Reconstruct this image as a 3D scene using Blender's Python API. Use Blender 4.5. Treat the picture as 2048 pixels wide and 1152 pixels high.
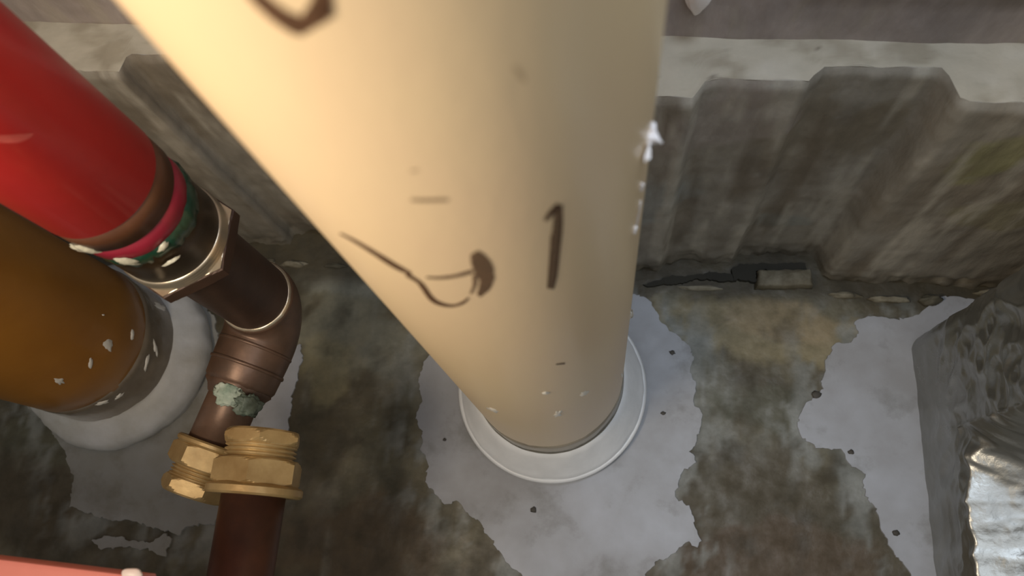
import bpy, bmesh, math, random
from mathutils import Vector, Matrix, noise
from mathutils.geometry import tessellate_polygon
random.seed(7)
PI = math.pi
for o in list(bpy.data.objects): bpy.data.objects.remove(o)
S = bpy.context.scene
C = S.collection

# ------------------------------------------------------------------ camera
F = 1600.0                      # focal length in pixels of the 2048 frame
NAD = (1205.0, 1100.0)          # where plumb lines meet
def cray(px, py): return Vector(((px-1024)/F, -(py-576)/F, -1.0))
dn = cray(*NAD).normalized()
zc = -dn
xc = cray(600, 537).cross(cray(1900, 583)).cross(dn)
xc.normalize()
if xc.x < 0: xc = -xc
yc = zc.cross(xc)
def to_world(v): return Vector((v.dot(xc), v.dot(yc), v.dot(zc)))
H = 0.585                       # camera height over the floor
CAM = Vector((0, 0, H))
def ray(px, py): return to_world(cray(px, py)).normalized()
def P(px, py, z=0.0):           # point at height z seen at a pixel
    r = ray(px, py); return CAM + r*((z-H)/r.z)
def on_y(px, py, y):            # point on a plane y = const
    r = ray(px, py); return CAM + r*(y/r.y)
def proj(p):
    v = p-CAM; c = Vector((0, 0, 0)) + xc*v.x + yc*v.y + zc*v.z
    return (1024 + F*c.x/-c.z, 576 - F*c.y/-c.z, -c.z)
cd = bpy.data.cameras.new('camera'); cam = bpy.data.objects.new('camera', cd); C.objects.link(cam)
ax = [to_world(Vector(v)) for v in ((1, 0, 0), (0, 1, 0), (0, 0, 1))]
m = Matrix.Identity(4)
for j in range(3):
    for i in range(3): m[i][j] = ax[j][i]
m.translation = CAM
cam.matrix_world = m
cd.sensor_width = 36.0; cd.lens = F/2048*36; cd.clip_start = 0.01
cd.dof.use_dof = True; cd.dof.focus_distance = 0.46; cd.dof.aperture_fstop = 11
S.camera = cam

# ------------------------------------------------------------------ light
S.view_settings.view_transform = 'Standard'; S.view_settings.look = 'None'
S.view_settings.gamma = 1; S.view_settings.use_curve_mapping = False
S.view_settings.exposure = 0.0
w = bpy.data.worlds.new('world'); S.world = w; w.use_nodes = True
bg = w.node_tree.nodes['Background']; bg.inputs[0].default_value = (0.75, 0.72, 0.66, 1); bg.inputs[1].default_value = 0.30
def area(name, loc, target, size, power, col, sy=None):
    l = bpy.data.lights.new(name, 'AREA'); l.size = size; l.energy = power; l.color = col
    if sy: l.shape = 'RECTANGLE'; l.size_y = sy
    o = bpy.data.objects.new(name, l); C.objects.link(o); o.location = loc
    o.rotation_euler = (Vector(target)-Vector(loc)).to_track_quat('-Z', 'Y').to_euler()
    return o
area('warm_work_lamp', (-0.25, -0.10, 0.60), (-.05, .12, .52), 0.11, 1.75, (1.0, .85, .66))
area('cool_daylight', (0.22, -0.10, 0.90), (.14, .12, 0), 0.34, 1.0, (.84, .91, 1.0))
area('cool_side_light', (0.09, 0.215, 0.80), (.09, .12, 0), 0.14, 1.5, (.74, .85, 1.0))

# ------------------------------------------------------------------ helpers
def srgb(r, g, b):
    f = lambda c: (c/255/12.92) if c/255 <= .04045 else ((c/255+.055)/1.055)**2.4
    return (f(r), f(g), f(b), 1)
def mat(name, col, rough=.5, metal=0.0, bump=0.0, bscale=60, var=.15, vscale=18, stretch=(1,1,1), attr=None, alpha=None,
        col2=None, coat=0.0, sss=0.0, rvar=0.0, spec=.5):
    mt = bpy.data.materials.new(name); mt.use_nodes = True
    nt = mt.node_tree; N = nt.nodes; L = nt.links; b = N['Principled BSDF']
    b.inputs['Roughness'].default_value = rough; b.inputs['Metallic'].default_value = metal
    b.inputs['Specular IOR Level'].default_value = spec
    if coat: b.inputs['Coat Weight'].default_value = coat; b.inputs['Coat Roughness'].default_value = .12
    tc = N.new('ShaderNodeTexCoord'); mp = N.new('ShaderNodeMapping'); mp.inputs['Scale'].default_value = stretch
    L.new(tc.outputs['Object'], mp.inputs[0])
    n1 = N.new('ShaderNodeTexNoise'); n1.inputs['Scale'].default_value = vscale; n1.inputs['Detail'].default_value = 6
    n1.inputs['Roughness'].default_value = .62
    L.new(mp.outputs[0], n1.inputs['Vector'])
    mx = N.new('ShaderNodeMix'); mx.data_type = 'RGBA'
    c2 = col2 if col2 else tuple(min(1, c*(1-var)) for c in col[:3])+(1,)
    c1 = col if col2 else tuple(min(1, c*(1+var)) for c in col[:3])+(1,)
    cr = N.new('ShaderNodeMapRange'); cr.inputs[1].default_value = .35; cr.inputs[2].default_value = .65
    L.new(n1.outputs['Fac'], cr.inputs[0]); L.new(cr.outputs[0], mx.inputs['Factor'])
    mx.inputs['A'].default_value = c1; mx.inputs['B'].default_value = c2
    out = mx.outputs['Result']
    if attr:
        at = N.new('ShaderNodeAttribute'); at.attribute_name = attr
        mu = N.new('ShaderNodeMix'); mu.data_type = 'RGBA'; mu.blend_type = 'MULTIPLY'; mu.inputs['Factor'].default_value = 1
        L.new(at.outputs['Color'], mu.inputs['A']); L.new(out, mu.inputs['B']); out = mu.outputs['Result']
    L.new(out, b.inputs['Base Color'])
    if rvar:
        rr = N.new('ShaderNodeMapRange'); rr.inputs[3].default_value = rough-rvar; rr.inputs[4].default_value = rough+rvar
        L.new(cr.outputs[0], rr.inputs[0]); L.new(rr.outputs[0], b.inputs['Roughness'])
    if bump:
        n2 = N.new('ShaderNodeTexNoise'); n2.inputs['Scale'].default_value = bscale; n2.inputs['Detail'].default_value = 8
        L.new(mp.outputs[0], n2.inputs['Vector'])
        bp = N.new('ShaderNodeBump'); bp.inputs['Strength'].default_value = 1; bp.inputs['Distance'].default_value = bump
        L.new(n2.outputs['Fac'], bp.inputs['Height']); L.new(bp.outputs[0], b.inputs['Normal'])
    if alpha is not None: b.inputs['Alpha'].default_value = alpha
    if sss:
        b.inputs['Subsurface Weight'].default_value = sss; b.inputs['Subsurface Radius'].default_value = (.004, .003, .002)
    return mt

def obj(name, bm, m, parent=None, smooth=True, label=None, cat=None, group=None, kind=None):
    me = bpy.data.meshes.new(name); bm.normal_update(); bm.to_mesh(me); bm.free()
    if smooth: me.polygons.foreach_set('use_smooth', [True]*len(me.polygons))
    for x in (m if isinstance(m, list) else [m]): me.materials.append(x)
    o = bpy.data.objects.new(name, me); C.objects.link(o)
    if parent:
        o.parent = parent
        o.matrix_parent_inverse = Matrix.Translation(-parent.location)
    if label: o['label'] = label
    if cat: o['category'] = cat
    if group: o['group'] = group
    if kind: o['kind'] = kind
    return o
def thing(name, loc, label, cat, group=None):
    o = bpy.data.objects.new(name, None); C.objects.link(o); o.location = loc; o.empty_display_size = .02
    o['label'] = label; o['category'] = cat
    if group: o['group'] = group
    return o
def frame(d):
    d = Vector(d).normalized(); a = Vector((0, 0, 1)) if abs(d.z) < .9 else Vector((1, 0, 0))
    x = a.cross(d).normalized(); return x, d.cross(x), d
def rings(bm, sections, close_start=True, close_end=True, mi=0):
    """sections: list of lists of Vector, same count; joined into a skin"""
    vs = [[bm.verts.new(p) for p in s] for s in sections]
    n = len(vs[0])
    for a, b in zip(vs, vs[1:]):
        for i in range(n):
            f = bm.faces.new((a[i], a[(i+1) % n], b[(i+1) % n], b[i])); f.material_index = mi
    if close_start: bm.faces.new(list(reversed(vs[0])))
    if close_end: bm.faces.new(vs[-1])
    return vs
def lathe(prof, o, d, seg=72, wob=0.0, seed=0, bm=None, closed=False):
    """prof: (distance along d, radius)"""
    bm = bm or bmesh.new(); x, y, d = frame(d); o = Vector(o); secs = []
    for t, r in prof:
        s = []
        for i in range(seg):
            a = 2*PI*i/seg; rr = r
            if wob: rr += wob*noise.fractal(Vector((math.cos(a)*2.5, math.sin(a)*2.5, t*60+seed)), .8, 2.0, 5)
            s.append(o + d*t + x*(rr*math.cos(a)) + y*(rr*math.sin(a)))
        secs.append(s)
    if closed:
        secs.append(secs[0])
        vs = [[bm.verts.new(p) for p in s] for s in secs[:-1]]; vs.append(vs[0])
        for a, b in zip(vs, vs[1:]):
            for i in range(seg): bm.faces.new((a[i], a[(i+1) % seg], b[(i+1) % seg], b[i]))
    else: rings(bm, secs)
    bmesh.ops.recalc_face_normals(bm, faces=bm.faces)
    return bm
def hexprism(o, d, t0, t1, r, rot=0, ch=.0025, bm=None, bore=None):
    """chamfered hex nut between t0 and t1 along d, r across corners; chamfer by clipping the corners like a turned nut"""
    bm = bm or bmesh.new(); x, y, d = frame(d); o = Vector(o); n = 72; secs = []
    rin = r*math.cos(PI/6)
    def sec(t, rc):
        s = []
        for i in range(n):
            a = 2*PI*i/n; k = (a+PI/6) % (PI/3)-PI/6
            rr = min(rin/math.cos(k), rc)
            s.append(o + d*t + x*(rr*math.cos(a+rot)) + y*(rr*math.sin(a+rot)))
        return s
    q = (r-rin)
    ts = [(t0, rin-.0004), (t0+ch*.35, rin+q*.35), (t0+ch*.75, rin+q*.75), (t0+ch, r), (t1-ch, r), (t1-ch*.75, rin+q*.75), (t1-ch*.35, rin+q*.35), (t1, rin-.0004)]
    rings(bm, [sec(*a) for a in ts])
    bmesh.ops.recalc_face_normals(bm, faces=bm.faces)
    return bm
def smooth_by_angle(o, deg=35):
    me = o.data
    bm = bmesh.new(); bm.from_mesh(me)
    for e in bm.edges:
        if len(e.link_faces) == 2 and e.calc_face_angle(0) > math.radians(deg): e.smooth = False
    bm.to_mesh(me); bm.free()
    return o
def tube(path, radii, seg=48, bm=None):
    bm = bm or bmesh.new(); secs = []; up = None
    for i, p in enumerate(path):
        d = (path[min(i+1, len(path)-1)]-path[max(i-1, 0)]).normalized()
        if up is None: x, y, _ = frame(d)
        else: x = (up-d*up.dot(d)).normalized(); y = d.cross(x)
        up = x
        secs.append([p + x*(radii[i]*math.cos(2*PI*k/seg)) + y*(radii[i]*math.sin(2*PI*k/seg)) for k in range(seg)])
    rings(bm, secs); bmesh.ops.recalc_face_normals(bm, faces=bm.faces)
    return bm
def fb(v, o=5, h=.8): return noise.fractal(v, h, 2.1, o)
def ss(a, b, x):
    t = max(0, min(1, (x-a)/(b-a))); return t*t*(3-2*t)
def lerp(a, b, t): return tuple(a[i]*(1-t)+b[i]*t for i in range(3))
def setcol(o, cols, name='tone'):
    a = o.data.color_attributes.new(name, 'FLOAT_COLOR', 'POINT')
    a.data.foreach_set('color', [c for k in cols for c in (k[0], k[1], k[2], 1.0)])

# ------------------------------------------------------------------ setting: floor
PX = P(1200, 1000).y - P(1200, 1001).y      # floor metres per pixel
def blobs(p, col, L):
    for (q, rx, ry, ang, c, k, rag) in L:
        d = p-q; ca, sa = math.cos(ang), math.sin(ang)
        u = (d.x*ca+d.y*sa)/rx; v = (-d.x*sa+d.y*ca)/ry
        r = math.sqrt(u*u+v*v)
        if r > 1.9: continue
        r += rag*fb(Vector((p.x*28, p.y*28, 3.1)))
        t = 1-ss(.72, 1.12, r)
        if t > 0: col = lerp(col, c, t*k)
    return col
def fblob(px, py, rx, ry, ang, c, k=.8, rag=.35): return (P(px, py), rx*PX, ry*PX, math.radians(ang), srgb(*c)[:3], k, rag)
OLIVE, OCHRE, GREY = (104, 96, 74), (150, 138, 108), (128, 130, 122)
FB = [fblob(1500, 660, 260, 75, -5, OCHRE, .85, .4), fblob(1560, 640, 130, 50, -5, (160, 142, 112), .7), fblob(1350, 780, 70, 190, 6, GREY, .55, .5),
      fblob(1420, 830, 55, 200, 0, (120, 120, 110), .6, .6), fblob(1750, 940, 60, 170, 32, (132, 134, 130), .75, .5),
      fblob(690, 640, 140, 110, 20, (148, 144, 126), .75, .5), fblob(760, 560, 200, 50, 0, (150, 150, 140), .7, .5), fblob(800, 700, 60, 130, 35, GREY, .5, .6),
      fblob(640, 730, 60, 90, 0, (152, 142, 110), .6, .5),
      fblob(230, 960, 130, 130, 0, (118, 114, 102), .5, .6), fblob(560, 1000, 120, 90, 60, (108, 100, 84), .7, .6), fblob(650, 1020, 30, 90, -10, (128, 122, 108), .5, .7),
      fblob(1550, 820, 110, 60, 0, (92, 92, 76), .6, .6), fblob(1480, 1000, 180, 130, 10, (82, 72, 50), .75, .5), fblob(1560, 1120, 230, 70, 0, (88, 68, 44), .7, .4),
      fblob(760, 900, 75, 120, 0, (82, 78, 62), .7, .5), fblob(720, 1090, 190, 90, 0, (92, 76, 56), .75, .4), fblob(60, 1010, 120, 110, 0, (84, 72, 50), .7, .4),
      fblob(90, 880, 120, 60, 0, (92, 92, 74), .6, .4)]
DARK = srgb(88, 80, 62)[:3]
OUT0 = [(1200, 592), (1262, 588), (1296, 598), (1318, 640), (1340, 662), (1378, 690), (1386, 722), (1378, 742), (1392, 770), (1388, 800), (1404, 830), (1398, 862), (1380, 905), (1388, 925),
      (1362, 950), (1350, 985), (1356, 998), (1384, 1018), (1388, 1040), (1400, 1078), (1394, 1098), (1372, 1082), (1352, 1096), (1338, 1112), (1312, 1122), (1282, 1160), (1200, 1180),
      (1060, 1176), (1040, 1146), (1010, 1120), (975, 1070), (960, 1044), (940, 1030), (915, 1006), (892, 1010), (868, 985), (852, 962), (858, 930), (842, 900), (846, 862), (836, 842), (842, 790),
      (838, 760), (848, 725), (868, 704), (890, 700), (960, 640), (1100, 600)]
OUT1 = [(1974, 600), (1920, 596), (1880, 590), (1862, 608), (1830, 634), (1790, 640), (1752, 632), (1712, 640), (1716, 668), (1704, 686), (1672, 690), (1654, 712), (1650, 740), (1644, 766),
      (1638, 796), (1612, 806), (1600, 822), (1594, 853), (1604, 876), (1630, 892), (1660, 896), (1684, 902), (1700, 930), (1724, 950), (1732, 990), (1752, 1022), (1764, 1060), (1784, 1104), (1826, 1156),
      (1850, 1230), (1930, 1230), (1930, 640)]
OUT2 = [(60, 815), (100, 850), (128, 900), (136, 926), (150, 950), (141, 1010), (176, 1026), (210, 1038), (262, 1040), (292, 1051), (330, 1062), (355, 1072), (372, 1058), (386, 1050), (428, 1052),
      (450, 1000), (470, 900), (450, 760), (430, 640), (380, 560), (100, 560)]
from mathutils.kdtree import KDTree
_pp = []
for ol in (OUT0, OUT1, OUT2):
    q = [P(a, b) for a, b in ol]
    for i in range(len(q)):
        a, b = q[i], q[(i+1) % len(q)]; n = max(1, int((b-a).length/.003)); _pp += [a.lerp(b, k/n) for k in range(n)]
kd = KDTree(len(_pp))
for i, q in enumerate(_pp): kd.insert(q, i)
kd.balance()
x0, x1, y0, y1 = -1.0, 1.0, -1.1, 0.0
YW = P(1300, 568).y; y1 = YW + .06
nx, ny = 560, 400
bm = bmesh.new(); cols = []; grid = []
for j in range(ny+1):
    row = []
    fy = j/ny; y = y1-(y1-y0)*(fy**1.25)
    for i in range(nx+1):
        a = i/nx*2-1; x = .02 + math.copysign(abs(a)**1.15, a)*1.0
        p = Vector((x, y, 0))
        z = .0004*fb(Vector((x*9, y*9, 0)), 4) + .00025*fb(Vector((x*60, y*60, 4)), 3)
        row.append(bm.verts.new((x, y, z)))
        c = DARK
        t = fb(Vector((x*11, y*11, 7)), 5); c = lerp(c, srgb(126, 120, 100)[:3], ss(-.05, .5, t)*.7)
        c = blobs(p, c, FB)
        t = fb(Vector((x*90, y*22, 2)), 4); c = lerp(c, srgb(150, 148, 138)[:3], ss(.35, .85, t)*.25)   # dragged trowel marks
        t = fb(Vector((x*34, y*34, 12)), 5); c = lerp(c, srgb(62, 56, 42)[:3], ss(.1, .7, t)*.5)
        dk = kd.find(p)[2]
        if dk < .05:
            t = fb(Vector((x*55, y*30, 77)), 5)+.35*fb(Vector((x*240, y*50, 7)), 3)
            c = lerp(c, srgb(142, 144, 142)[:3], (1-ss(.0, .045, dk))*ss(-.15, .45, t)*.85)
        d = YW-y; c = lerp(c, srgb(74, 66, 50)[:3], (1-ss(0.0, .016+.010*fb(Vector((x*40, 3, 0))), d))*.85)  # darkness of the open gap at the wall foot, painted in
        cols.append(c)
    grid.append(row)
for j in range(ny):
    for i in range(nx):
        bm.faces.new((grid[j+1][i], grid[j+1][i+1], grid[j][i+1], grid[j][i]))
M_floor = mat('floor_cement', (.82, .83, .78, 1), .55, bump=.0012, bscale=70, var=.22, vscale=55, attr='tone', rvar=.13)
fl = obj('floor', bm, M_floor, kind='structure'); setcol(fl, cols)

# ------------------------------------------------------------------ setting: stepped lower wall with a ledge, upper wall
ZL = .245
cont_px = [(-900, 118), (0, 146), (236, 152), (250, 122), (262, 116), (700, 132), (1180, 175), (1250, 200), (1385, 204), (1410, 172), (1440, 166), (1618, 172),
           (1628, 160), (1650, 142), (1885, 143), (1900, 160), (1922, 205), (1940, 213), (2060, 216), (3000, 235)]
cont = [P(a, b, ZL) for a, b in cont_px]
pts = []
for a, b in zip(cont, cont[1:]):
    n = max(2, int((b-a).length/.0032)); pts += [a.lerp(b, i/n) for i in range(n)]
pts.append(cont[-1])
nz = 90; bm = bmesh.new(); cols = []; grid = []
WD = srgb(156, 150, 138)[:3]
wb = [(1250, 430, 190, 150, (158, 162, 158), .7), (1600, 330, 90, 190, (148, 138, 120), .75), (1740, 330, 60, 140, (136, 126, 106), .7), (1560, 500, 90, 40, (150, 154, 148), .6),
      (1680, 470, 30, 30, (134, 126, 110), .4), (1450, 280, 150, 120, (172, 162, 154), .6), (1980, 330, 90, 90, (148, 146, 100), .7), (1980, 440, 140, 80, (146, 140, 108), .6)]
WBL = []
for (a, b, rx, rz, c, k) in wb:
    q = on_y(a, b, YW+.005); WBL.append((Vector((q.x, q.z, 0)), rx*PX*.75, rz*PX*.75, 0, srgb(*c)[:3], k, .5))
for k in range(nz+1):
    zz = -.004 + (ZL+.004)*k/nz; row = []
    for i, p in enumerate(pts):
        rough_foot = (1-ss(0, .03, zz))
        dy = .0008*fb(Vector((p.x*40, zz*40, 1)), 4) + .0006*fb(Vector((p.x*120, zz*12, 5)), 3)
        dy += rough_foot*.005*fb(Vector((p.x*60, zz*60, 9)), 4)
        edge = ss(ZL-.004, ZL, zz)*.0025
        z2 = zz + (ss(ZL*.9, ZL, zz))*.0012*fb(Vector((p.x*70, 3, 8)), 3)
        row.append(bm.verts.new((p.x, p.y+dy+edge, z2)))
        c = WD
        c = lerp(c, srgb(124, 112, 94)[:3], ss(-.1, .5, fb(Vector((p.x*14, zz*9, 21)), 4))*.55)
        c = blobs(Vector((p.x, zz, 0)), c, WBL)
        t = fb(Vector((p.x*75, zz*7, 6)), 5); c = lerp(c, srgb(192, 186, 172)[:3], ss(.08, .5, t)*.7)
        t = fb(Vector((p.x*60+9, zz*6, 16)), 5); c = lerp(c, srgb(112, 100, 82)[:3], ss(.12, .6, t)*.55)
        t = noise.noise(Vector((p.x*130, zz*130, 3))); c = lerp(c, srgb(165, 165, 155)[:3], ss(.55, .75, t)*.4)
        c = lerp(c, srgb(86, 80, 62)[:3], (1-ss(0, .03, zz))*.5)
        cols.append(c)
    grid.append(row)
for k in range(nz):
    for i in range(len(pts)-1):
        bm.faces.new((grid[k][i], grid[k][i+1], grid[k+1][i+1], grid[k+1][i]))
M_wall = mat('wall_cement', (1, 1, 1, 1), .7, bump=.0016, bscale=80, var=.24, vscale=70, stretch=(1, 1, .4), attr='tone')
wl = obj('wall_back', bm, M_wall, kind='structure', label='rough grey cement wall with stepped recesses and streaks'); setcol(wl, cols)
# ledge: from the stepped edge back to the upper wall
YU = P(1320, 85, ZL).y; YU2 = P(0, 43, ZL).y
def yu(x):
    xa, xb = P(0, 43, ZL).x, P(2048, 89, ZL).x
    return YU2 + (P(2048, 89, ZL).y-YU2)*(x-xa)/(xb-xa)
bm = bmesh.new(); cols = []; grid = []
nl = 26
for k in range(nl+1):
    row = []
    for i, p in enumerate(pts):
        y = p.y+.0025 + (yu(p.x)+.004-p.y-.0025)*k/nl
        z = ZL + .0012*fb(Vector((p.x*70, 3, 8)), 3)*(1-k/nl) + .0006*fb(Vector((p.x*30, y*30, 2)), 4)
        row.append(bm.verts.new((p.x, y, z)))
        c = srgb(184, 176, 158)[:3]
        t = fb(Vector((p.x*30, y*50, 5)), 5); c = lerp(c, srgb(148, 138, 118)[:3], ss(.0, .6, t)*.7)
        t = fb(Vector((p.x*18, y*18, 31)), 4); c = lerp(c, srgb(206, 200, 186)[:3], ss(.1, .6, t)*.6)
        t = noise.noise(Vector((p.x*190, y*190, 3))); c = lerp(c, srgb(90, 80, 64)[:3], ss(.6, .75, t)*.6)
        cols.append(c)
    grid.append(row)
for k in range(nl):
    for i in range(len(pts)-1):
        bm.faces.new((grid[k][i], grid[k][i+1], grid[k+1][i+1], grid[k+1][i]))
M_ledge = mat('ledge_cement', (1, 1, 1, 1), .7, bump=.0008, bscale=90, var=.10, vscale=60, attr='tone')
lg = obj('trim_1', bm, M_ledge, kind='structure', label='pale cement ledge on top of the lower wall'); setcol(lg, cols)
bm = bmesh.new(); cols = []; grid = []
for k in range(61):
    row = []; z = ZL-.002 + .95*(k/60)**1.6
    for i in range(0, 401):
        x = pts[0].x + (pts[-1].x-pts[0].x)*i/400
        y = yu(x) + .0008*fb(Vector((x*30, z*30, 1)), 4)
        row.append(bm.verts.new((x, y, z)))
        c = srgb(170, 160, 156)[:3]
        t = fb(Vector((x*10, z*26, 5)), 5); c = lerp(c, srgb(116, 104, 90)[:3], ss(.0, .6, t)*.7)
        t = fb(Vector((x*60, z*14, 2)), 5); c = lerp(c, srgb(172, 164, 150)[:3], ss(.2, .7, t)*.5)
        cols.append(c)
    grid.append(row)
for k in range(60):
    for i in range(400):
        bm.faces.new((grid[k][i], grid[k][i+1], grid[k+1][i+1], grid[k+1][i]))
uw = obj('wall_upper', bm, M_wall, kind='structure', label='grey plaster wall above the pale ledge'); setcol(uw, cols)

# ------------------------------------------------------------------ dried cement patches on the floor
M_patch = mat('pale_patch', srgb(170, 173, 180), .5, bump=.0005, bscale=45, var=.0, vscale=11, col2=srgb(148, 148, 150), rvar=.12)
def blotch(mt, col, sc, lo, hi, k):
    nt = mt.node_tree; N = nt.nodes; L = nt.links; b = N['Principled BSDF']; src = b.inputs['Base Color'].links[0].from_socket
    tc = N.new('ShaderNodeTexCoord'); n = N.new('ShaderNodeTexNoise'); n.inputs['Scale'].default_value = sc; n.inputs['Detail'].default_value = 9; n.inputs['Roughness'].default_value = .65
    L.new(tc.outputs['Object'], n.inputs['Vector']); r = N.new('ShaderNodeMapRange'); r.inputs[1].default_value = lo; r.inputs[2].default_value = hi; r.inputs[4].default_value = k
    L.new(n.outputs['Fac'], r.inputs[0]); mx = N.new('ShaderNodeMix'); mx.data_type = 'RGBA'; L.new(r.outputs[0], mx.inputs['Factor']); L.new(src, mx.inputs['A']); mx.inputs['B'].default_value = col
    L.new(mx.outputs['Result'], b.inputs['Base Color'])
blotch(M_patch, srgb(112, 112, 106), 24, .54, .68, .6)
M_patch2 = mat('grey_patch', srgb(150, 150, 148), .55, bump=.0006, bscale=45, vscale=22, col2=srgb(138, 136, 128))
blotch(M_patch2, srgb(104, 98, 84), 20, .5, .68, .7)
def patch(name, outline, label, cat, m=M_patch, z=.0013, jit=.0024, parent=None, holes=()):
    pl = [P(a, b, 0) for a, b in outline]; out = []
    n = len(pl)
    for i in range(n):
        a, b = pl[i], pl[(i+1) % n]; k = max(1, int((b-a).length/.0016))
        for j in range(k):
            q = a.lerp(b, j/k)
            q = q + Vector((noise.noise(q*120+Vector((1, 0, 0)))+.7*noise.noise(q*420), noise.noise(q*120+Vector((7, 7, 0)))+.7*noise.noise(q*420+Vector((3, 3, 3))), 0))*jit
            out.append(q)
    bm = bmesh.new()
    c = sum(out, Vector())/len(out)
    top = [bm.verts.new((p.x, p.y, z)) for p in out]
    low = [bm.verts.new((p.x+(p.x-c.x)*.006, p.y+(p.y-c.y)*.006, -.002)) for p in out]
    for t in tessellate_polygon([out]):
        try: bm.faces.new([top[i] for i in t])
        except ValueError: pass
    for i in range(len(out)):
        j = (i+1) % len(out); bm.faces.new((top[i], low[i], low[j], top[j]))
    bmesh.ops.recalc_face_normals(bm, faces=bm.faces)
    return obj(name, bm, m, parent, smooth=False, label=label, cat=cat)
patch('cement_patch', OUT0,
      'broad pale cement patch on floor around base of the big cream pipe', 'cement patch')
patch('cement_patch', OUT1,
      'pale cement patch on floor beside the foil-wrapped duct', 'cement patch')
patch('cement_patch', OUT2,
      'grey cement patch on floor under the ochre pipe and brass fittings', 'cement patch', m=M_patch2)
patch('cement_smear', [(582, 696), (604, 690), (600, 740), (588, 790), (580, 862), (560, 880), (500, 880), (500, 800), (540, 740)],
      'narrow pale cement smear on floor right of the copper elbow', 'cement smear')
patch('cement_smear', [(186, 1082), (210, 1074), (260, 1080), (300, 1086), (330, 1070), (344, 1080), (330, 1112), (296, 1098), (240, 1094), (200, 1098)],
      'short grey cement smear on floor above the pink board', 'cement smear', m=M_patch2, z=.0012)

# ------------------------------------------------------------------ big cream pipe with white collar
def vpipe_base(px, py): p = P(px, py, 0); return p
CP = P(1104, 778, 0); RP = .0505
cream = thing('cream_pipe', CP, 'big cream plastic pipe with handwritten marks, standing at centre of the picture', 'pipe')
M_cream = mat('cream_plastic', srgb(228, 206, 164), .38, var=.04, vscale=6, stretch=(1, 1, .4), bump=.0001, bscale=200, col2=srgb(224, 196, 162), coat=.15)
bm = bmesh.new(); seg = 120
obj('pipe_body', lathe([(.0, RP), (.03, RP), (.1, RP), (.3, RP), (.6, RP), (1.3, RP)], CP, (0, 0, 1), 128), M_cream, cream)
M_white = mat('white_sealant', srgb(232, 234, 236), .42, var=.05, vscale=40, bump=.0004, bscale=80, coat=.1)
M_whitering = mat('white_plastic', srgb(222, 224, 226), .35, var=.04, vscale=30, bump=.0002, bscale=80)
RC = .0665
col = obj('collar', lathe([(.0, RC-.007), (.005, RC-.006), (.006, RC-.001), (.009, RC), (.0125, RC-.0007), (.015, RC-.0022), (.020, RC-.0046), (.027, RC-.008), (.034, RP+.0045), (.040, RP+.0008), (.040, RP-.003), (.0, RP-.003)], CP, (0, 0, 1), 160, wob=.0009, seed=3, closed=True), M_white, cream, label='white sealant collar')
obj('collar_rim', lathe([(.0060, RC-.002), (.0060, RC+.0016), (.0080, RC+.0022), (.0095, RC+.001), (.0095, RC-.001)], CP, (0, 0, 1), 128, closed=True), M_whitering, col)
M_joint_shade = mat('dark_joint_and_shade', srgb(120, 116, 104), .35, var=.2, vscale=60)
obj('joint_ring', lathe([(.036, RP-.001), (.036, RP+.0013), (.0415, RP+.0011), (.0425, RP+.0002), (.0425, RP-.001)], CP, (0, 0, 1), 128, wob=.0002, closed=True), M_joint_shade, cream)
obj('rim_shade', lathe([(.0, RC-.007), (.0, RC+.0016), (.0035, RC+.0012), (.0035, RC-.007)], CP, (0, 0, 1), 128, wob=.0006, closed=True), M_joint_shade, col)  # dark ring that paints in the shadow under the collar lip
M_film = mat('clear_film', srgb(158, 152, 138), .16, var=.3, vscale=30, bump=.0008, bscale=40, alpha=.6)
obj('sealant_film', lathe([(.041, RP+.0006), (.050, RP+.0009), (.060, RP+.0005), (.070, RP+.0001), (.070, RP-.001), (.042, RP-.001)], CP, (0, 0, 1), 128, wob=.0006, closed=True), M_film, cream)

def hit_cyl(px, py, base, R, r_off):
    r = ray(px, py); R = R+r_off
    ox, oy = CAM.x-base.x, CAM.y-base.y
    a = r.x**2+r.y**2; b = 2*(ox*r.x+oy*r.y); c = ox*ox+oy*oy-R*R
    D = b*b-4*a*c
    if D < 0: t = -b/(2*a)
    else: t = (-b-math.sqrt(D))/(2*a)
    return CAM + r*t
def ribbon(bm, line, off=.00015, base=CP, R=RP):
    """line: (px, py, half width px): a marker stroke laid on the pipe surface"""
    fine = []
    for i in range(len(line)-1):
        p0 = line[max(i-1, 0)]; p1 = line[i]; p2 = line[i+1]; p3 = line[min(i+2, len(line)-1)]
        for k in range(8):
            t = k/8
            fine.append(tuple(.5*((2*p1[j])+(-p0[j]+p2[j])*t+(2*p0[j]-5*p1[j]+4*p2[j]-p3[j])*t*t+(-p0[j]+3*p1[j]-3*p2[j]+p3[j])*t**3) for j in range(3)))
    fine.append(tuple(line[-1]))
    rows = []
    for i, (x, y, h) in enumerate(fine):
        a = fine[max(i-1, 0)]; b = fine[min(i+1, len(fine)-1)]
        d = Vector((b[0]-a[0], b[1]-a[1])); d = d.normalized() if d.length > 0 else Vector((1, 0)); n = Vector((-d.y, d.x))
        h = h*(1+.12*noise.noise(Vector((x*.15, y*.15, 0))))
        rows.append([bm.verts.new(hit_cyl(x+n.x*h*k, y+n.y*h*k, base, R, off)) for k in (-1, -.5, 0, .5, 1)])
    for a, b in zip(rows, rows[1:]):
        for k in range(4): bm.faces.new((a[k], a[k+1], b[k+1], b[k]))
def ink(name, a):
    m = mat(name, srgb(84, 58, 40), .5, var=.2, vscale=300, alpha=a); return m
M_ink = ink('marker_ink', .88); M_ink2 = ink('thin_marker_ink', .42)
M_inkm = ink('mid_marker_ink', .7)
def strokes(name, L, m, label):
    bm = bmesh.new()
    for k, l in enumerate(L): ribbon(bm, l, .00012+.00006*k)
    bmesh.ops.recalc_face_normals(bm, faces=bm.faces)
    return obj(name, bm, m, cream, label=label)
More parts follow.
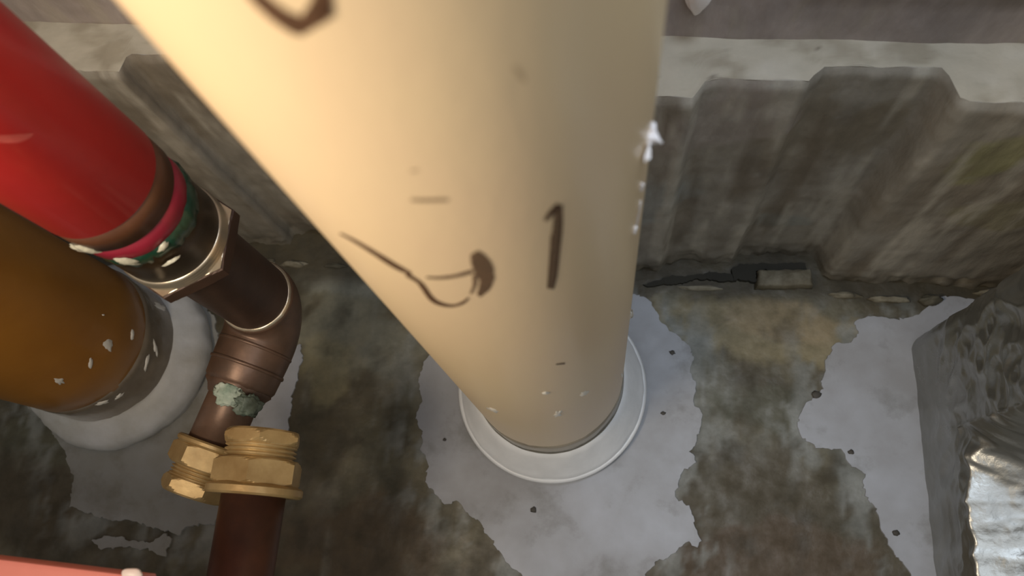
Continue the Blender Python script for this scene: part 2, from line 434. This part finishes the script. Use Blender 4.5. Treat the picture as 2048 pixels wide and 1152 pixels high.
strokes('handwritten_digit', [[(1091, 441, 4), (1103, 425, 6), (1118, 410, 6)], [(1118, 409, 8), (1116, 450, 10), (1111, 500, 10), (1106, 550, 9), (1101, 578, 7)]], M_inkm, 'handwritten digit 1 in brown marker')
strokes('pen_edge', [[(1124, 412, 1.5), (1123, 450, 1.7), (1119, 500, 1.7), (1114, 545, 1.8), (1107, 577, 1.5)], [(1103, 470, 1.3), (1100, 520, 1.4), (1096, 575, 1.4)], [(1090, 441, 3), (1100, 430, 3), (1112, 415, 2.2)]], M_ink, 'darker pen edge of digit 1')
strokes('marker_line', [[(679, 467, 1.5), (705, 480, 3), (745, 504, 4.5), (790, 532, 5.5), (822, 548, 3)],
                        [(812, 549, 4), (835, 563, 3.5), (846, 575, 5), (862, 597, 5), (880, 608, 3.8), (905, 612, 2.6), (925, 606, 3), (937, 596, 2)]], M_ink, 'curved brown marker line')
strokes('marker_arrowhead', [[(948, 505, 9), (957, 520, 17), (967, 538, 20), (973, 556, 16), (970, 572, 12), (957, 592, 5)], [(949, 550, 5), (949, 570, 4), (941, 588, 2.5)]], M_inkm, 'smudged brown marker arrowhead')
strokes('faint_marker_line', [[(852, 555, 2), (880, 556, 3), (912, 552, 3.5), (945, 543, 4.5)]], M_inkm, 'faint brown marker line')
strokes('pencil_dash', [[(821, 400, 3), (850, 401, 4), (897, 400, 3.5)], [(820, 343, 2), (835, 341, 2)]], M_ink2, 'faint grey dash')
strokes('marker_smudge', [[(480, -40, 10), (520, 0, 15), (560, 33, 17), (592, 50, 19), (612, 58, 15)], [(606, 60, 10), (622, 38, 20), (636, 24, 24), (644, 0, 22), (636, -30, 14)], [(640, 10, 18), (655, 26, 12), (664, 36, 4)]], M_ink, 'thick blurred marker letter at the top')
strokes('scratch', [[(1112, 729, 1), (1130, 727, 1.6)]], M_ink, 'small brown scratch near the base')
strokes('smudge', [[(1028, 132, 4), (1040, 148, 7), (1050, 164, 4)]], mat('faint_dirt', srgb(150, 130, 100), .6, alpha=.25), 'faint grey smudge near the top')

# white plaster flecks on pipes
M_fleck = mat('plaster_fleck', srgb(226, 220, 208), .3, var=.08, vscale=200, bump=.0005, bscale=200)
def fleck(bm, px, py, rx, ry, ang, base, R, h=.0006, n=16, seed=0):
    ca, sa = math.cos(math.radians(ang)), math.sin(math.radians(ang)); ring = []
    axis = lambda p: Vector((p.x-base.x, p.y-base.y, 0)).normalized()
    for k in range(n):
        t = 2*PI*k/n; q = 1+.8*noise.noise(Vector((math.cos(t)*1.9+seed*3.3, math.sin(t)*1.9, px*.13)))
        u, v = rx*q*math.cos(t), ry*q*math.sin(t)
        ring.append(hit_cyl(px+u*ca-v*sa, py+u*sa+v*ca, base, R, -.0002))
    c0 = hit_cyl(px, py, base, R, 0)
    a = [bm.verts.new(p) for p in ring]
    b = [bm.verts.new(c0.lerp(p, .72)+axis(p)*h) for p in ring]
    c = bm.verts.new(c0+axis(c0)*h*1.5)
    for k in range(n):
        j = (k+1) % n; bm.faces.new((a[k], a[j], b[j], b[k])); bm.faces.new((b[k], b[j], c))
def flecks(L, base, R, parent):
    for k, a in enumerate(L):
        bm = bmesh.new(); fleck(bm, *a, base, R, seed=k); bmesh.ops.recalc_face_normals(bm, faces=bm.faces)
        obj('plaster_fleck', bm, M_fleck, parent)
flecks([(1115, 826, 11, 6, -25), (1168, 786, 10, 3.5, -25), (986, 819, 12, 3, 22), (1091, 785, 8, 2.5, 0), (1262, 628, 3, 9, 5), (1243, 750, 2, 4, 0)], CP, RP, cream)
# torn plaster flake hanging on the right side of the pipe
def flake(name, outline, depth_pt, m, parent=None, label=None, cat=None, th=.0012, amp=.002, **kw):
    """free hanging crumpled flake at the distance of depth_pt"""
    D = proj(depth_pt)[2]; vs = []
    for a, b in outline: vs.append(CAM + to_world(cray(a, b))*(D+amp*noise.noise(Vector((a*.08, b*.08, 1)))))
    c = sum(vs, Vector())/len(vs); nrm = (CAM-c).normalized()
    bm = bmesh.new()
    t = [bm.verts.new(v) for v in vs]; l = [bm.verts.new(v-nrm*th*2) for v in vs]
    up = [bm.verts.new(c.lerp(v, .6)+nrm*(th+amp*.5*noise.noise(v*300))) for v in vs]; dnv = [bm.verts.new(c.lerp(v, .6)-nrm*th*3.2) for v in vs]
    n = len(vs)
    for i in range(n):
        j = (i+1) % n
        bm.faces.new((t[i], t[j], l[j], l[i])); bm.faces.new((up[i], up[j], t[j], t[i])); bm.faces.new((l[i], l[j], dnv[j], dnv[i]))
    for tri in tessellate_polygon([[v.co for v in up]]):
        try: bm.faces.new([up[i] for i in tri]); bm.faces.new([dnv[i] for i in reversed(tri)])
        except ValueError: pass
    bmesh.ops.recalc_face_normals(bm, faces=bm.faces)
    return obj(name, bm, m, parent, smooth=False, label=label, cat=cat, **kw)
M_flake = mat('white_plaster_flake', srgb(240, 236, 236), .45, var=.03, bump=.0006, bscale=150)
edge = hit_cyl(1291, 290, CP, RP, 0)
flake('plaster_flake', [(1301, 233), (1304, 243), (1312, 246), (1313, 262), (1318, 272), (1321, 279), (1326, 285), (1323, 289), (1315, 283), (1310, 288), (1301, 287), (1299, 305), (1301, 318), (1294, 320), (1289, 326),
      (1289, 312), (1293, 297), (1292, 285), (1284, 274), (1285, 262), (1292, 252), (1298, 246)], edge, M_flake, cream, 'torn white plaster flake', th=.0009, amp=.003)
for (a, b, c, d, r) in ((1287, 366, 1285, 382, .0007), (1284, 400, 1276, 455, .00035), (1275, 452, 1271, 468, .0007)):
    p = hit_cyl(a-3, b, CP, RP, .0004); q = hit_cyl(c-3, d, CP, RP, .0004)
    path = [p.lerp(q, t/5)+Vector((.0004*noise.noise(p*400+Vector((t, 0, 0))), 0, 0)) for t in range(6)]
    obj('plaster_thread', tube(path, [r*.3, r, r*.8, r, r*.9, r*.3], 8), M_flake, cream)

# ------------------------------------------------------------------ ochre pipe at the left with its white collar
OP = P(250, 714, 0); RO = .0545
och = thing('ochre_pipe', OP, 'ochre brown plastic pipe rising at the left edge, white flecks near its base', 'pipe')
M_och = mat('ochre_plastic', srgb(172, 116, 42), .35, var=.08, vscale=8, coat=.2, col2=srgb(150, 98, 34), bump=.0001, bscale=150)
M_sleeve = mat('smeared_grey_base', srgb(120, 108, 92), .16, var=.25, vscale=26, bump=.0022, bscale=22, coat=.4)
obj('pipe_body', lathe([(.062, RO-.001), (.064, RO), (.1, RO), (.3, RO), (.6, RO), (1.3, RO)], OP, (0, 0, 1), 128), M_och, och)
obj('pipe_foot', lathe([(.0, RO+.001), (.010, RO+.001), (.02, RO+.001), (.03, RO+.001), (.04, RO+.0009), (.05, RO+.0007), (.060, RO+.0005), (.0665, RO+.0002), (.067, RO-.002)], OP, (0, 0, 1), 128, wob=.0007, seed=5), M_sleeve, och, label='grey glossy sealant-smeared foot')
RC2 = .0735
M_white2 = mat('white_cement_collar', srgb(196, 196, 196), .5, var=.08, vscale=30, bump=.001, bscale=60, col2=srgb(176, 174, 168))
obj('collar', lathe([(.0, RC2-.002), (.008, RC2), (.014, RC2), (.019, RC2-.002), (.022, RC2-.006), (.026, RO+.008), (.030, RO+.002), (.030, RO-.003), (.0, RO-.003)], OP, (0, 0, 1), 160, wob=.0022, seed=11, closed=True), M_white2, och, label='white cement collar')
flecks([(217, 690, 11, 13, 0), (181, 727, 4, 11, 5), (119, 762, 10, 7, 10), (264, 668, 4, 10, -5), (206, 630, 3, 2, 0)], OP, RO, och)
flecks([(293, 725, 3, 16, 12), (311, 697, 4, 14, -5), (237, 793, 10, 3, -35), (205, 805, 13, 3, -18), (322, 615, 14, 5, 38)], OP, RO+.001, och)

# ------------------------------------------------------------------ red pipe, couplings, copper elbow, stop end (one assembly)
ZE = .135
K = P(546, 618, ZE)
AX = Vector((K.x, K.y, 0)); tw = Vector((CAM.x-AX.x, CAM.y-AX.y, 0)).normalized()
U = Vector((.804, .594))
def zs(apex, R):
    lo, hi = 0.0, H-.05
    for _ in range(50):
        m_ = (lo+hi)/2; q = proj(AX+tw*R+Vector((0, 0, m_)))
        if q[0]*U.x+q[1]*U.y > apex: lo = m_
        else: hi = m_
    return (lo+hi)/2
red = thing('red_riser_pipe', AX, 'red riser pipe with green-smeared joint running down into a copper elbow and brass stop end', 'pipe')
M_red = mat('red_paint', srgb(202, 46, 44), .42, var=.08, vscale=7, col2=srgb(184, 36, 38), coat=.15, bump=.0002, bscale=60)
M_mag = mat('magenta_tape', srgb(140, 34, 52), .35, var=.15, vscale=60, bump=.0003, bscale=90)
M_bband = mat('brown_band', srgb(92, 58, 38), .4, var=.15, vscale=60, bump=.0003)
M_green = mat('green_jointing', srgb(24, 60, 44), .28, var=.3, vscale=70, bump=.0018, bscale=70, coat=.3)
M_dark = mat('dark_steel', srgb(62, 48, 32), .35, metal=.4, var=.25, vscale=40)
M_chrome = mat('bright_nickel', srgb(214, 200, 176), .28, metal=.75, var=.1, vscale=60, bump=.0002)
M_cop2 = mat('red_brown_copper', srgb(98, 62, 48), .45, metal=.45, var=.2, vscale=25, col2=srgb(72, 48, 40), bump=.0003, bscale=90)
M_cop = mat('aged_copper', srgb(126, 98, 80), .42, metal=.45, var=.2, vscale=25, col2=srgb(92, 74, 62), bump=.0003, bscale=90)
M_copd = mat('dark_copper', srgb(84, 62, 50), .5, metal=.3, var=.2, vscale=30, col2=srgb(64, 48, 40), bump=.0003, bscale=90)
M_brass = mat('brass', srgb(190, 164, 116), .42, metal=.45, var=.12, vscale=30, col2=srgb(152, 124, 80), bump=.0002, bscale=150)
M_pat = mat('green_patina', srgb(196, 206, 190), .6, var=.25, vscale=90, bump=.0012, bscale=150, col2=srgb(130, 150, 132))
Rr = .0265; Rm = .0262; Rn = .0255
z_red, z_bb, z_mag, z_grn, z_drk, z_thr = zs(474, Rr), zs(519, Rm), zs(556, Rm), zs(584, Rn), zs(640, Rn), zs(660, Rn)
obj('pipe_body', lathe([(z_red, Rr-.001), (z_red+.001, Rr), (.5, Rr), (.8, Rr), (1.3, Rr)], AX, (0, 0, 1), 96), M_red, red)
M_hl_scuff = mat('highlight_scuff', srgb(226, 120, 110), .5, alpha=.35, var=.2, vscale=200)  # soft pink highlight painted on the red pipe, with some scuff
obj('brown_band', lathe([(z_bb, Rm-.001), (z_bb, Rm), (z_red, Rm), (z_red+.0003, Rm-.001)], AX, (0, 0, 1), 96), M_bband, red)
obj('magenta_band', lathe([(z_mag-.002, Rm-.002), (z_mag, Rm-.0006), (z_bb, Rm-.0006), (z_bb, Rm-.002)], AX, (0, 0, 1), 96, wob=.0003), M_mag, red)
obj('jointing_compound', lathe([(z_grn-.001, Rn-.002), (z_grn, Rn-.0003), ((z_grn+z_mag)/2, Rn+.0006), (z_mag, Rn+.0002), (z_mag+.001, Rn-.002)], AX, (0, 0, 1), 96, wob=.0016, seed=8), M_green, red, label='green jointing compound')
obj('threaded_sleeve', lathe([(z_drk, Rn-.0005), (z_grn, Rn-.0005), (z_mag, Rn-.001)], AX, (0, 0, 1), 96), M_dark, red)
prof = []; nt_ = 4
for k in range(nt_):
    z = z_thr + (z_drk-z_thr)*k/nt_; dz = (z_drk-z_thr)/nt_
    prof += [(z, Rn-.0006), (z+dz*.5, Rn+.0007), (z+dz*.98, Rn-.0006)]
obj('thread', lathe(prof, AX, (0, 0, 1), 96), M_chrome, red, label='bright thread')
M_highlight = mat('pale_highlight', srgb(200, 196, 176), .3, var=.3, vscale=200, bump=.0008, bscale=200)  # white highlight strokes on the green joint, modelled as raised pale flecks
for k, q_ in enumerate([(250, 522, 26, 5, 6), (326, 492, 14, 5, -45), (345, 520, 20, 2.5, -30), (170, 497, 30, 5, 12)]):
    bm = bmesh.new(); fleck(bm, *q_, AX, Rn+.0006, seed=k+20, h=.0009); bmesh.ops.recalc_face_normals(bm, faces=bm.faces)
    obj('white_highlight', bm, M_highlight, red)
bm = bmesh.new(); ribbon(bm, [(-30, 275, 2), (0, 278, 7), (40, 276, 8), (66, 268, 2)], .0003, AX, Rr); bmesh.ops.recalc_face_normals(bm, faces=bm.faces)
obj('highlight_scuff', bm, M_hl_scuff, red)
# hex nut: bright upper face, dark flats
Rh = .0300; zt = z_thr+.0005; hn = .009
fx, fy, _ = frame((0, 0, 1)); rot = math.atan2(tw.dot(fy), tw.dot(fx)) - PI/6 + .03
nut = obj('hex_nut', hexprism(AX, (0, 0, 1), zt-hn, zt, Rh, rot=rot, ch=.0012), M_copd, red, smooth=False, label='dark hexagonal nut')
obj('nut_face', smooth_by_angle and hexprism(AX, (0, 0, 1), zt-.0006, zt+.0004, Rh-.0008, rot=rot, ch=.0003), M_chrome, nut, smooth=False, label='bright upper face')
Rb = .0203; Rel = .0222
z_seam = zs(826, Rb)
obj('reducer', lathe([(z_seam-.004, Rb), (z_seam, Rb), (zt-hn-.007, Rb), (zt-hn-.002, Rb+.002), (zt-hn+.001, Rb+.0055)], AX, (0, 0, 1), 96), M_copd, red, label='dark copper reducer')
def along(px, py, o, d):      # distance along a horizontal axis whose projection is nearest a pixel
    best = None
    for k in range(-200, 600):
        q = proj(o+d*(k*.0005)); e = (q[0]-px)**2+(q[1]-py)**2
        if best is None or e < best[0]: best = (e, k*.0005)
    return best[1]
A1 = P(388, 978, ZE); dA = (A1-K); dA.z = 0; LA = dA.length; dA.normalize()
# elbow: collar, bend, socket
re = min(.026, z_seam-ZE)
re = .024
path = [Vector((AX.x, AX.y, z_seam+.001)), Vector((AX.x, AX.y, z_seam-.001))]
zc0 = ZE+re
if z_seam-.002 > zc0: path.append(Vector((AX.x, AX.y, zc0)))
cen = Vector((AX.x, AX.y, ZE+re)) + dA*re
for k in range(1, 15):
    a = PI/2*k/15; path.append(cen - dA*(re*math.cos(a)) - Vector((0, 0, re*math.sin(a))))
ts_ = along(476, 778, K, dA)
path += [K+dA*re, K+dA*(re+.012), K+dA*(ts_-.004), K+dA*ts_]
rad = [Rel-.0012, Rel]+[Rel]*(len(path)-6)+[Rel, Rel-.0005, Rel-.0012, Rel-.0035]
elb = obj('elbow', tube(path, rad, 56), M_cop, red, label='copper elbow')
obj('solder_ring', lathe([(z_seam-.0008, Rb-.001), (z_seam-.0008, Rb+.0012), (z_seam+.0004, Rel-.0006), (z_seam+.0016, Rb+.0008), (z_seam+.0022, Rb-.001)], AX, (0, 0, 1), 96, wob=.0004, closed=True), M_chrome, elb, label='bright solder ring')
for t in (.002, .014):
    obj('bead', lathe([(re+t-.0016, Rel-.003), (re+t-.001, Rel), (re+t, Rel+.0004), (re+t+.001, Rel), (re+t+.0016, Rel-.003)], K, dA, 72, closed=True), M_cop, elb)
RA = .0150
t_f0 = along(421, 884, K, dA); t_f1 = along(416, 896, K, dA); t_n1 = along(398, 938, K, dA); t_t1 = along(389, 958, K, dA); t_c1 = along(376, 990, K, dA)
obj('branch_tube', lathe([(re+.015, RA), (re+.03, RA), (t_f0+.01, RA)], K, dA, 72), M_cop, red, label='copper branch tube')
obj('socket', lathe([(ts_-.006, Rel-.004), (ts_-.001, Rel-.0022), (ts_+.002, RA+.0025), (ts_+.006, RA+.0008), (ts_+.007, RA-.001)], K, dA, 72, wob=.0008), M_cop, red)
def crust(name, px, py, z, ra, rt, m, lab, seed):
    c = P(px, py, z); up = (c-(K+dA*(c-K).dot(dA))).normalized(); sd = dA.cross(up); bm = bmesh.new(); bmesh.ops.create_icosphere(bm, subdivisions=4, radius=1)
    for v in bm.verts:
        q = v.co.copy(); k = 1+.55*noise.noise(q*1.6+Vector((seed, 0, 0)))+.25*noise.noise(q*5+Vector((seed, 3, 0)))
        v.co = c + dA*(q.x*ra*k) + sd*(q.y*rt*k) + up*(q.z*.0016*k-.0035*(q.y*rt*k/RA)**2*2)
    obj(name, bm, m, red, label=lab)
crust('verdigris', 458, 786, ZE+RA+.0035, .0065, .0085, M_pat, 'pale green verdigris crust', 4.2)
M_patd = mat('dark_patina', srgb(98, 112, 100), .55, var=.25, vscale=90, bump=.001, bscale=150, col2=srgb(70, 78, 66))
crust('dark_verdigris', 500, 812, ZE+RA*.75+.003, .006, .008, M_patd, 'grey-green verdigris', 9.1)
def stop_end(o, d, parent, t0, t1, t2, t3, t4, Rn_, pR, rot, flr):
    """from the tube side: flange, hex nut, thread, hex cap"""
    f = obj('compression_fitting', lathe([(t0, pR), (t0, flr-.001), (t0+.001, flr), (t1-.0008, flr), (t1, flr-.001), (t1+.003, pR)], o, d, 72), M_brass, parent, label='brass stop-end fitting')
    smooth_by_angle(f, 30)
    n_ = obj('hex_nut', hexprism(o, d, t1-.0002, t2, Rn_, rot=rot, ch=.0022), M_brass, f, smooth=False)
    pr = []; k_ = 4
    for k in range(k_):
        z = t2-.001+(t3-t2+.002)*k/k_; dz = (t3-t2+.002)/k_
        pr += [(z, Rn_*.70), (z+dz*.3, Rn_*.78), (z+dz*.5, Rn_*.78), (z+dz*.95, Rn_*.70)]
    obj('thread', smooth_by_angle and lathe(pr, o, d, 72), M_brass, f)
    c_ = obj('hex_cap', hexprism(o, d, t3, t4, Rn_*.9, rot=rot+.12, ch=.003), M_brass, f, smooth=False)
stop_end(K, dA, red, t_f0, t_f1, t_n1, t_t1, t_c1, .0215, RA, .15, .0205)

# second capped copper pipe
ZB = ZE+.040; RB = .0162
B0 = P(529, 862, ZB); B1 = P(481, 1152, ZB); dB = (B1-B0); dB.z = 0; dB.normalize()
cop = thing('copper_pipe', B0+dB*.15, 'straight copper pipe with brass stop end, coming in from the bottom edge', 'pipe')
def tb(px, py): return along(px, py, B0, dB)
b_c0, b_c1, b_t1, b_n1, b_f1 = 0.0, tb(524, 893), tb(519, 920), tb(513, 966), tb(509, 992)
obj('tube', lathe([(b_f1-.02, RB), (b_f1+.1, RB), (.75, RB)], B0, dB, 72), M_cop2, cop)
E = B0+dB*b_f1
# measured from the tube side backwards
stop_end(E, -dB, cop, 0, (b_f1-b_n1)*.75, b_f1-b_t1, b_f1-b_c1, b_f1, .0235, RB, .2, .0245)

# ------------------------------------------------------------------ foil-wrapped duct at the right
C1 = P(1818, 668, 0); C2 = P(1886, 1290, 0)
duct = thing('foil_wrapped_duct', C1, 'large silver foil-wrapped duct standing at the right edge', 'duct')
e1 = (C2-C1).normalized(); e2 = Vector((-e1.y, e1.x, 0))
if e2.x < 0: e2 = -e2
Lw, Ww, Hd, rc = (C2-C1).length, .30, 1.1, .014
loop = []
cs = [(rc, rc, PI, 1.5*PI)]
def corner(u, v, a0):
    return [(u+rc*math.cos(a0+PI/2*k/8), v+rc*math.sin(a0+PI/2*k/8)) for k in range(9)]
# outline in (u along e2, v along e1)
out = corner(rc, rc, PI) + [(rc+(Ww-2*rc)*k/30, 0) for k in range(1, 30)] + corner(Ww-rc, rc, -PI/2) + [(Ww, rc+(Lw-2*rc)*k/30) for k in range(1, 30)] + corner(Ww-rc, Lw-rc, 0) + \
      [(Ww-rc-(Ww-2*rc)*k/30, Lw) for k in range(1, 30)] + corner(rc, Lw-rc, PI/2) + [(0, Lw-rc-(Lw-2*rc)*k/150) for k in range(1, 150)]
secs = []
zl = [-.002+.062*k/50 for k in range(50)] + [.06+.09*k/170 for k in range(170)] + [.15+.95*(k/70)**1.4 for k in range(71)]
cx = Vector((Ww/2, Lw/2))
for z in zl:
    s = []
    for (u, v) in out:
        q = Vector((u*30, v*30, z*30))
        amp = ss(.0, .10, z)
        # crumpled foil: ridged noise
        t_sh = ss(.075, .125, v)*max(0, z-.06) if u < .1 else 0
        r1 = abs(noise.noise(q*1.3)); r2 = abs(noise.noise(q*3.1+Vector((5, 5, 5))))
        dsp = (.0035*amp+.0006)*(.5-r1*2.0) + .0022*(amp*.8+.2)*(.3-r2)+(.006 if t_sh > 0 else 0)*(.3-abs(noise.noise(q*2.2+Vector((9, 1, 4)))))
        dsp += .0035*noise.noise(Vector((v*6, z*5, 2)))
        t_in = ss(.075, .125, v)*max(0, z-.068-.012*noise.noise(Vector((v*9, 3, 1))))
        if u < rc*1.5: u2 = u+min(4.0*t_in, .26)
        else: u2 = u+(min(4.0*t_in, .26))*(1-u/Ww)
        n2 = (Vector((u, v))-cx); nn = Vector((-1, 0)) if u < rc*1.2 else n2.normalized()
        w_ = C1 + e2*(u2+nn.x*dsp) + e1*(v+nn.y*dsp); zz = 0
        if t_in > 0:
            qq = Vector((u2*26, v*26, z*6)); wq = qq+Vector((noise.noise(qq*.7), noise.noise(qq*.7+Vector((4, 4, 4))), 0))*.9
            zz = min(1, t_in*60)*(.0060*(.35-abs(noise.noise(wq*1.5)))+.0026*(.3-abs(noise.noise(wq*3.9))))
        s.append(Vector((w_.x, w_.y, z+zz)))
    secs.append(s)
bm = bmesh.new(); rings(bm, secs); bmesh.ops.recalc_face_normals(bm, faces=bm.faces)
M_foil = mat('aluminium_foil', srgb(160, 160, 156), .33, metal=.9, var=.08, vscale=14, bump=.003, bscale=24, rvar=.08)
obj('foil_jacket', bm, M_foil, duct)
# clear plastic strip over the lower corner of the wrap
# ------------------------------------------------------------------ pink board at lower left, near the camera
ZK = .27
a, b = P(-60, 1108, ZK), P(276, 1149, ZK); d = (b-a).normalized(); n = Vector((d.y, -d.x, 0))
if n.y > 0: n = -n
pk = thing('pink_board', (a+b)/2, 'pink painted board edge at the lower left corner', 'board')
bm = bmesh.new()
L_ = .30; a0 = b-d*L_
def boardsec(p, inset=0):
    t = .016; r = .003; return [p+n*(0.0+inset)+Vector((0, 0, -t+r)), p+n*inset+Vector((0, 0, -r)), p+n*(r*.3+inset)+Vector((0, 0, -r*.3)), p+n*(r+inset), p+n*(.11), p+n*(.11)+Vector((0, 0, -t)), p+n*(r+inset)+Vector((0, 0, -t))]
rings(bm, [boardsec(a0+(b-a0)*k/10) for k in range(11)]); bmesh.ops.recalc_face_normals(bm, faces=bm.faces)
M_pink = mat('pink_paint', srgb(206, 126, 114), .5, var=.06, vscale=20, bump=.0003)
pb = obj('board', bm, M_pink, pk); smooth_by_angle(pb, 40)
M_tip = mat('white_chip', srgb(220, 204, 196), .4, var=.1)
bm = bmesh.new(); bmesh.ops.create_icosphere(bm, subdivisions=3, radius=.0026)
for v in bm.verts: v.co = Vector((v.co.x*1.6, v.co.y*.8, v.co.z*.6))*(1+.3*noise.noise(v.co*400)); v.co += b + Vector((0, 0, .001)) - d*.002
obj('chipped_corner', bm, M_tip, pk, label='white chipped corner')

# ------------------------------------------------------------------ rubble along the foot of the wall
M_rub = mat('mortar', srgb(140, 134, 116), .75, var=.2, vscale=60, bump=.0012, bscale=120, col2=srgb(96, 88, 70))
M_rub2 = mat('dark_mortar', srgb(86, 82, 68), .75, var=.2, vscale=60, bump=.0012, bscale=120)
def lump(px, py, rx, ry, rz, m, seed, lab, z=0.0, name='mortar_lump', cat='mortar'):
    c = P(px, py, 0); bm = bmesh.new(); bmesh.ops.create_icosphere(bm, subdivisions=3, radius=1)
    for v in bm.verts:
        k = 1+.45*noise.noise(v.co*1.4+Vector((seed*5.1, 0, 0)))+.2*noise.noise(v.co*4+Vector((seed, 2, 0)))
        v.co = Vector((v.co.x*rx*PX*k, v.co.y*ry*PX*k, max(-.003, v.co.z*rz*k))) + Vector((c.x, c.y, z))
    o = obj(name, bm, m, label=lab, cat=cat, group='mortar lumps along the foot of the wall'); return o
LM = [(538, 524, 20, 6, .004, 'just right of the hex nut'), (588, 529, 30, 8, .005, 'widest of those left of the cream pipe'), (672, 533, 24, 6, .004, 'touching the left side of the cream pipe'),
      (1400, 577, 44, 6, .004, 'below the long dark gap sliver'), (1690, 592, 34, 7, .005, 'right of the squared mortar block'), (1776, 600, 40, 7, .005, 'above the right cement patch'),
      (1858, 602, 20, 11, .008, 'dark, peaked, beside the right patch'), (1985, 588, 34, 9, .006, 'nearest the duct')]
for k, (px, py, rx, ry, rz, wh) in enumerate(LM):
    lump(px, py, rx, ry, rz, M_rub if k not in (6, 2) else M_rub2, k, 'rough mortar lump at the wall foot, '+wh)
# squared mortar block in the recess and the dark gap beside it
def block(name, quad, z, m, lab, cat):
    ps = [P(a, b, 0) for a, b in quad]; bm = bmesh.new()
    n = 14; secs = []
    def ringp(h, s):
        c = sum(ps, Vector())/4; r = []
        for i in range(4):
            for k in range(n):
                q = ps[i].lerp(ps[(i+1) % 4], k/n); q = c+(q-c)*s
                r.append(Vector((q.x+.0012*noise.noise(q*150+Vector((0, 0, h*90))), q.y+.0012*noise.noise(q*170), h+.0015*noise.noise(q*90))))
        return r
    rings(bm, [ringp(-.002, 1.03), ringp(z*.5, 1.0), ringp(z*.85, .98), ringp(z, .90)])
    bmesh.ops.recalc_face_normals(bm, faces=bm.faces)
    return obj(name, bm, m, label=lab, cat=cat)
block('mortar_block', [(1512, 548), (1618, 546), (1622, 578), (1510, 580)], .010, M_rub, 'squared mortar block at the foot of the wall recess', 'mortar')
M_gap = mat('gap_shade', srgb(44, 42, 34), .8, var=.2)  # shade in the open gap and hole, painted as thin dark sheets
patch('gap_shade_sliver', [(1286, 572), (1310, 562), (1345, 554), (1380, 552), (1410, 546), (1450, 548), (1478, 550), (1484, 562), (1440, 564), (1400, 561), (1360, 568), (1320, 574)],
      'thin dark sliver painted for the gap against wall foot right of the cream pipe', 'gap shade', m=M_gap, z=.003, jit=.002)
patch('gap_shade_sliver', [(1462, 540), (1480, 532), (1540, 528), (1612, 530), (1614, 545), (1512, 546), (1510, 566), (1464, 562)],
      'dark wedge painted for the gap beside the squared mortar block', 'gap shade', m=M_gap, z=.004, jit=.002)

# small pit marks on the pale patches
M_pit = mat('pit_dirt', srgb(70, 66, 60), .7)
for k, (px, py, r, wh) in enumerate([(1068, 1020, 7, 'below the white collar'), (1326, 827, 5, 'right of the white collar'), (1344, 706, 6, 'upper right of the white collar'), (1632, 790, 10, 'on the left tip of the duct side patch'), (1701, 905, 6, 'midway down the duct side patch'), (1790, 1066, 7, 'low on the duct side patch'), (890, 880, 4, 'left of the white collar')]):
    c = P(px, py, 0); bm = bmesh.new(); bmesh.ops.create_icosphere(bm, subdivisions=2, radius=1)
    for v in bm.verts:
        q = 1+.5*noise.noise(v.co*1.5+Vector((k*4, 0, 0))); v.co = Vector((c.x+v.co.x*r*PX*q, c.y+v.co.y*r*.8*PX*q, .0016+v.co.z*.0007))
    obj('dirt_crumb', bm, M_pit, label='tiny dark dirt crumb '+wh, cat='dirt', group='dirt crumbs on the cement patches')
# white plaster blob on the upper wall
q = on_y(1394, 2, yu(P(1394, 2, ZL).x))
D = q; sc = proj(D)[2]/F
bm = bmesh.new(); bmesh.ops.create_icosphere(bm, subdivisions=4, radius=1)
dv = (to_world(Vector((0, -1, 0)))); dv = Vector((0, -.25, -1)).normalized(); sx = Vector((1, 0, 0)); sn = Vector((0, -1, 0))
for v in bm.verts:
    c = v.co; tp = 1-.55*max(0, c.z)**1.3; k = 1+.18*noise.noise(c*2)
    v.co = D + sx*(c.x*26*sc*tp*k) + Vector((0, 0, -1))*(c.z*62*sc-30*sc) + sn*(c.y*18*sc*tp*k+10*sc)
obj('plaster_drip', bm, M_flake, label='white plaster drip hanging on the upper wall at the top edge', cat='plaster')
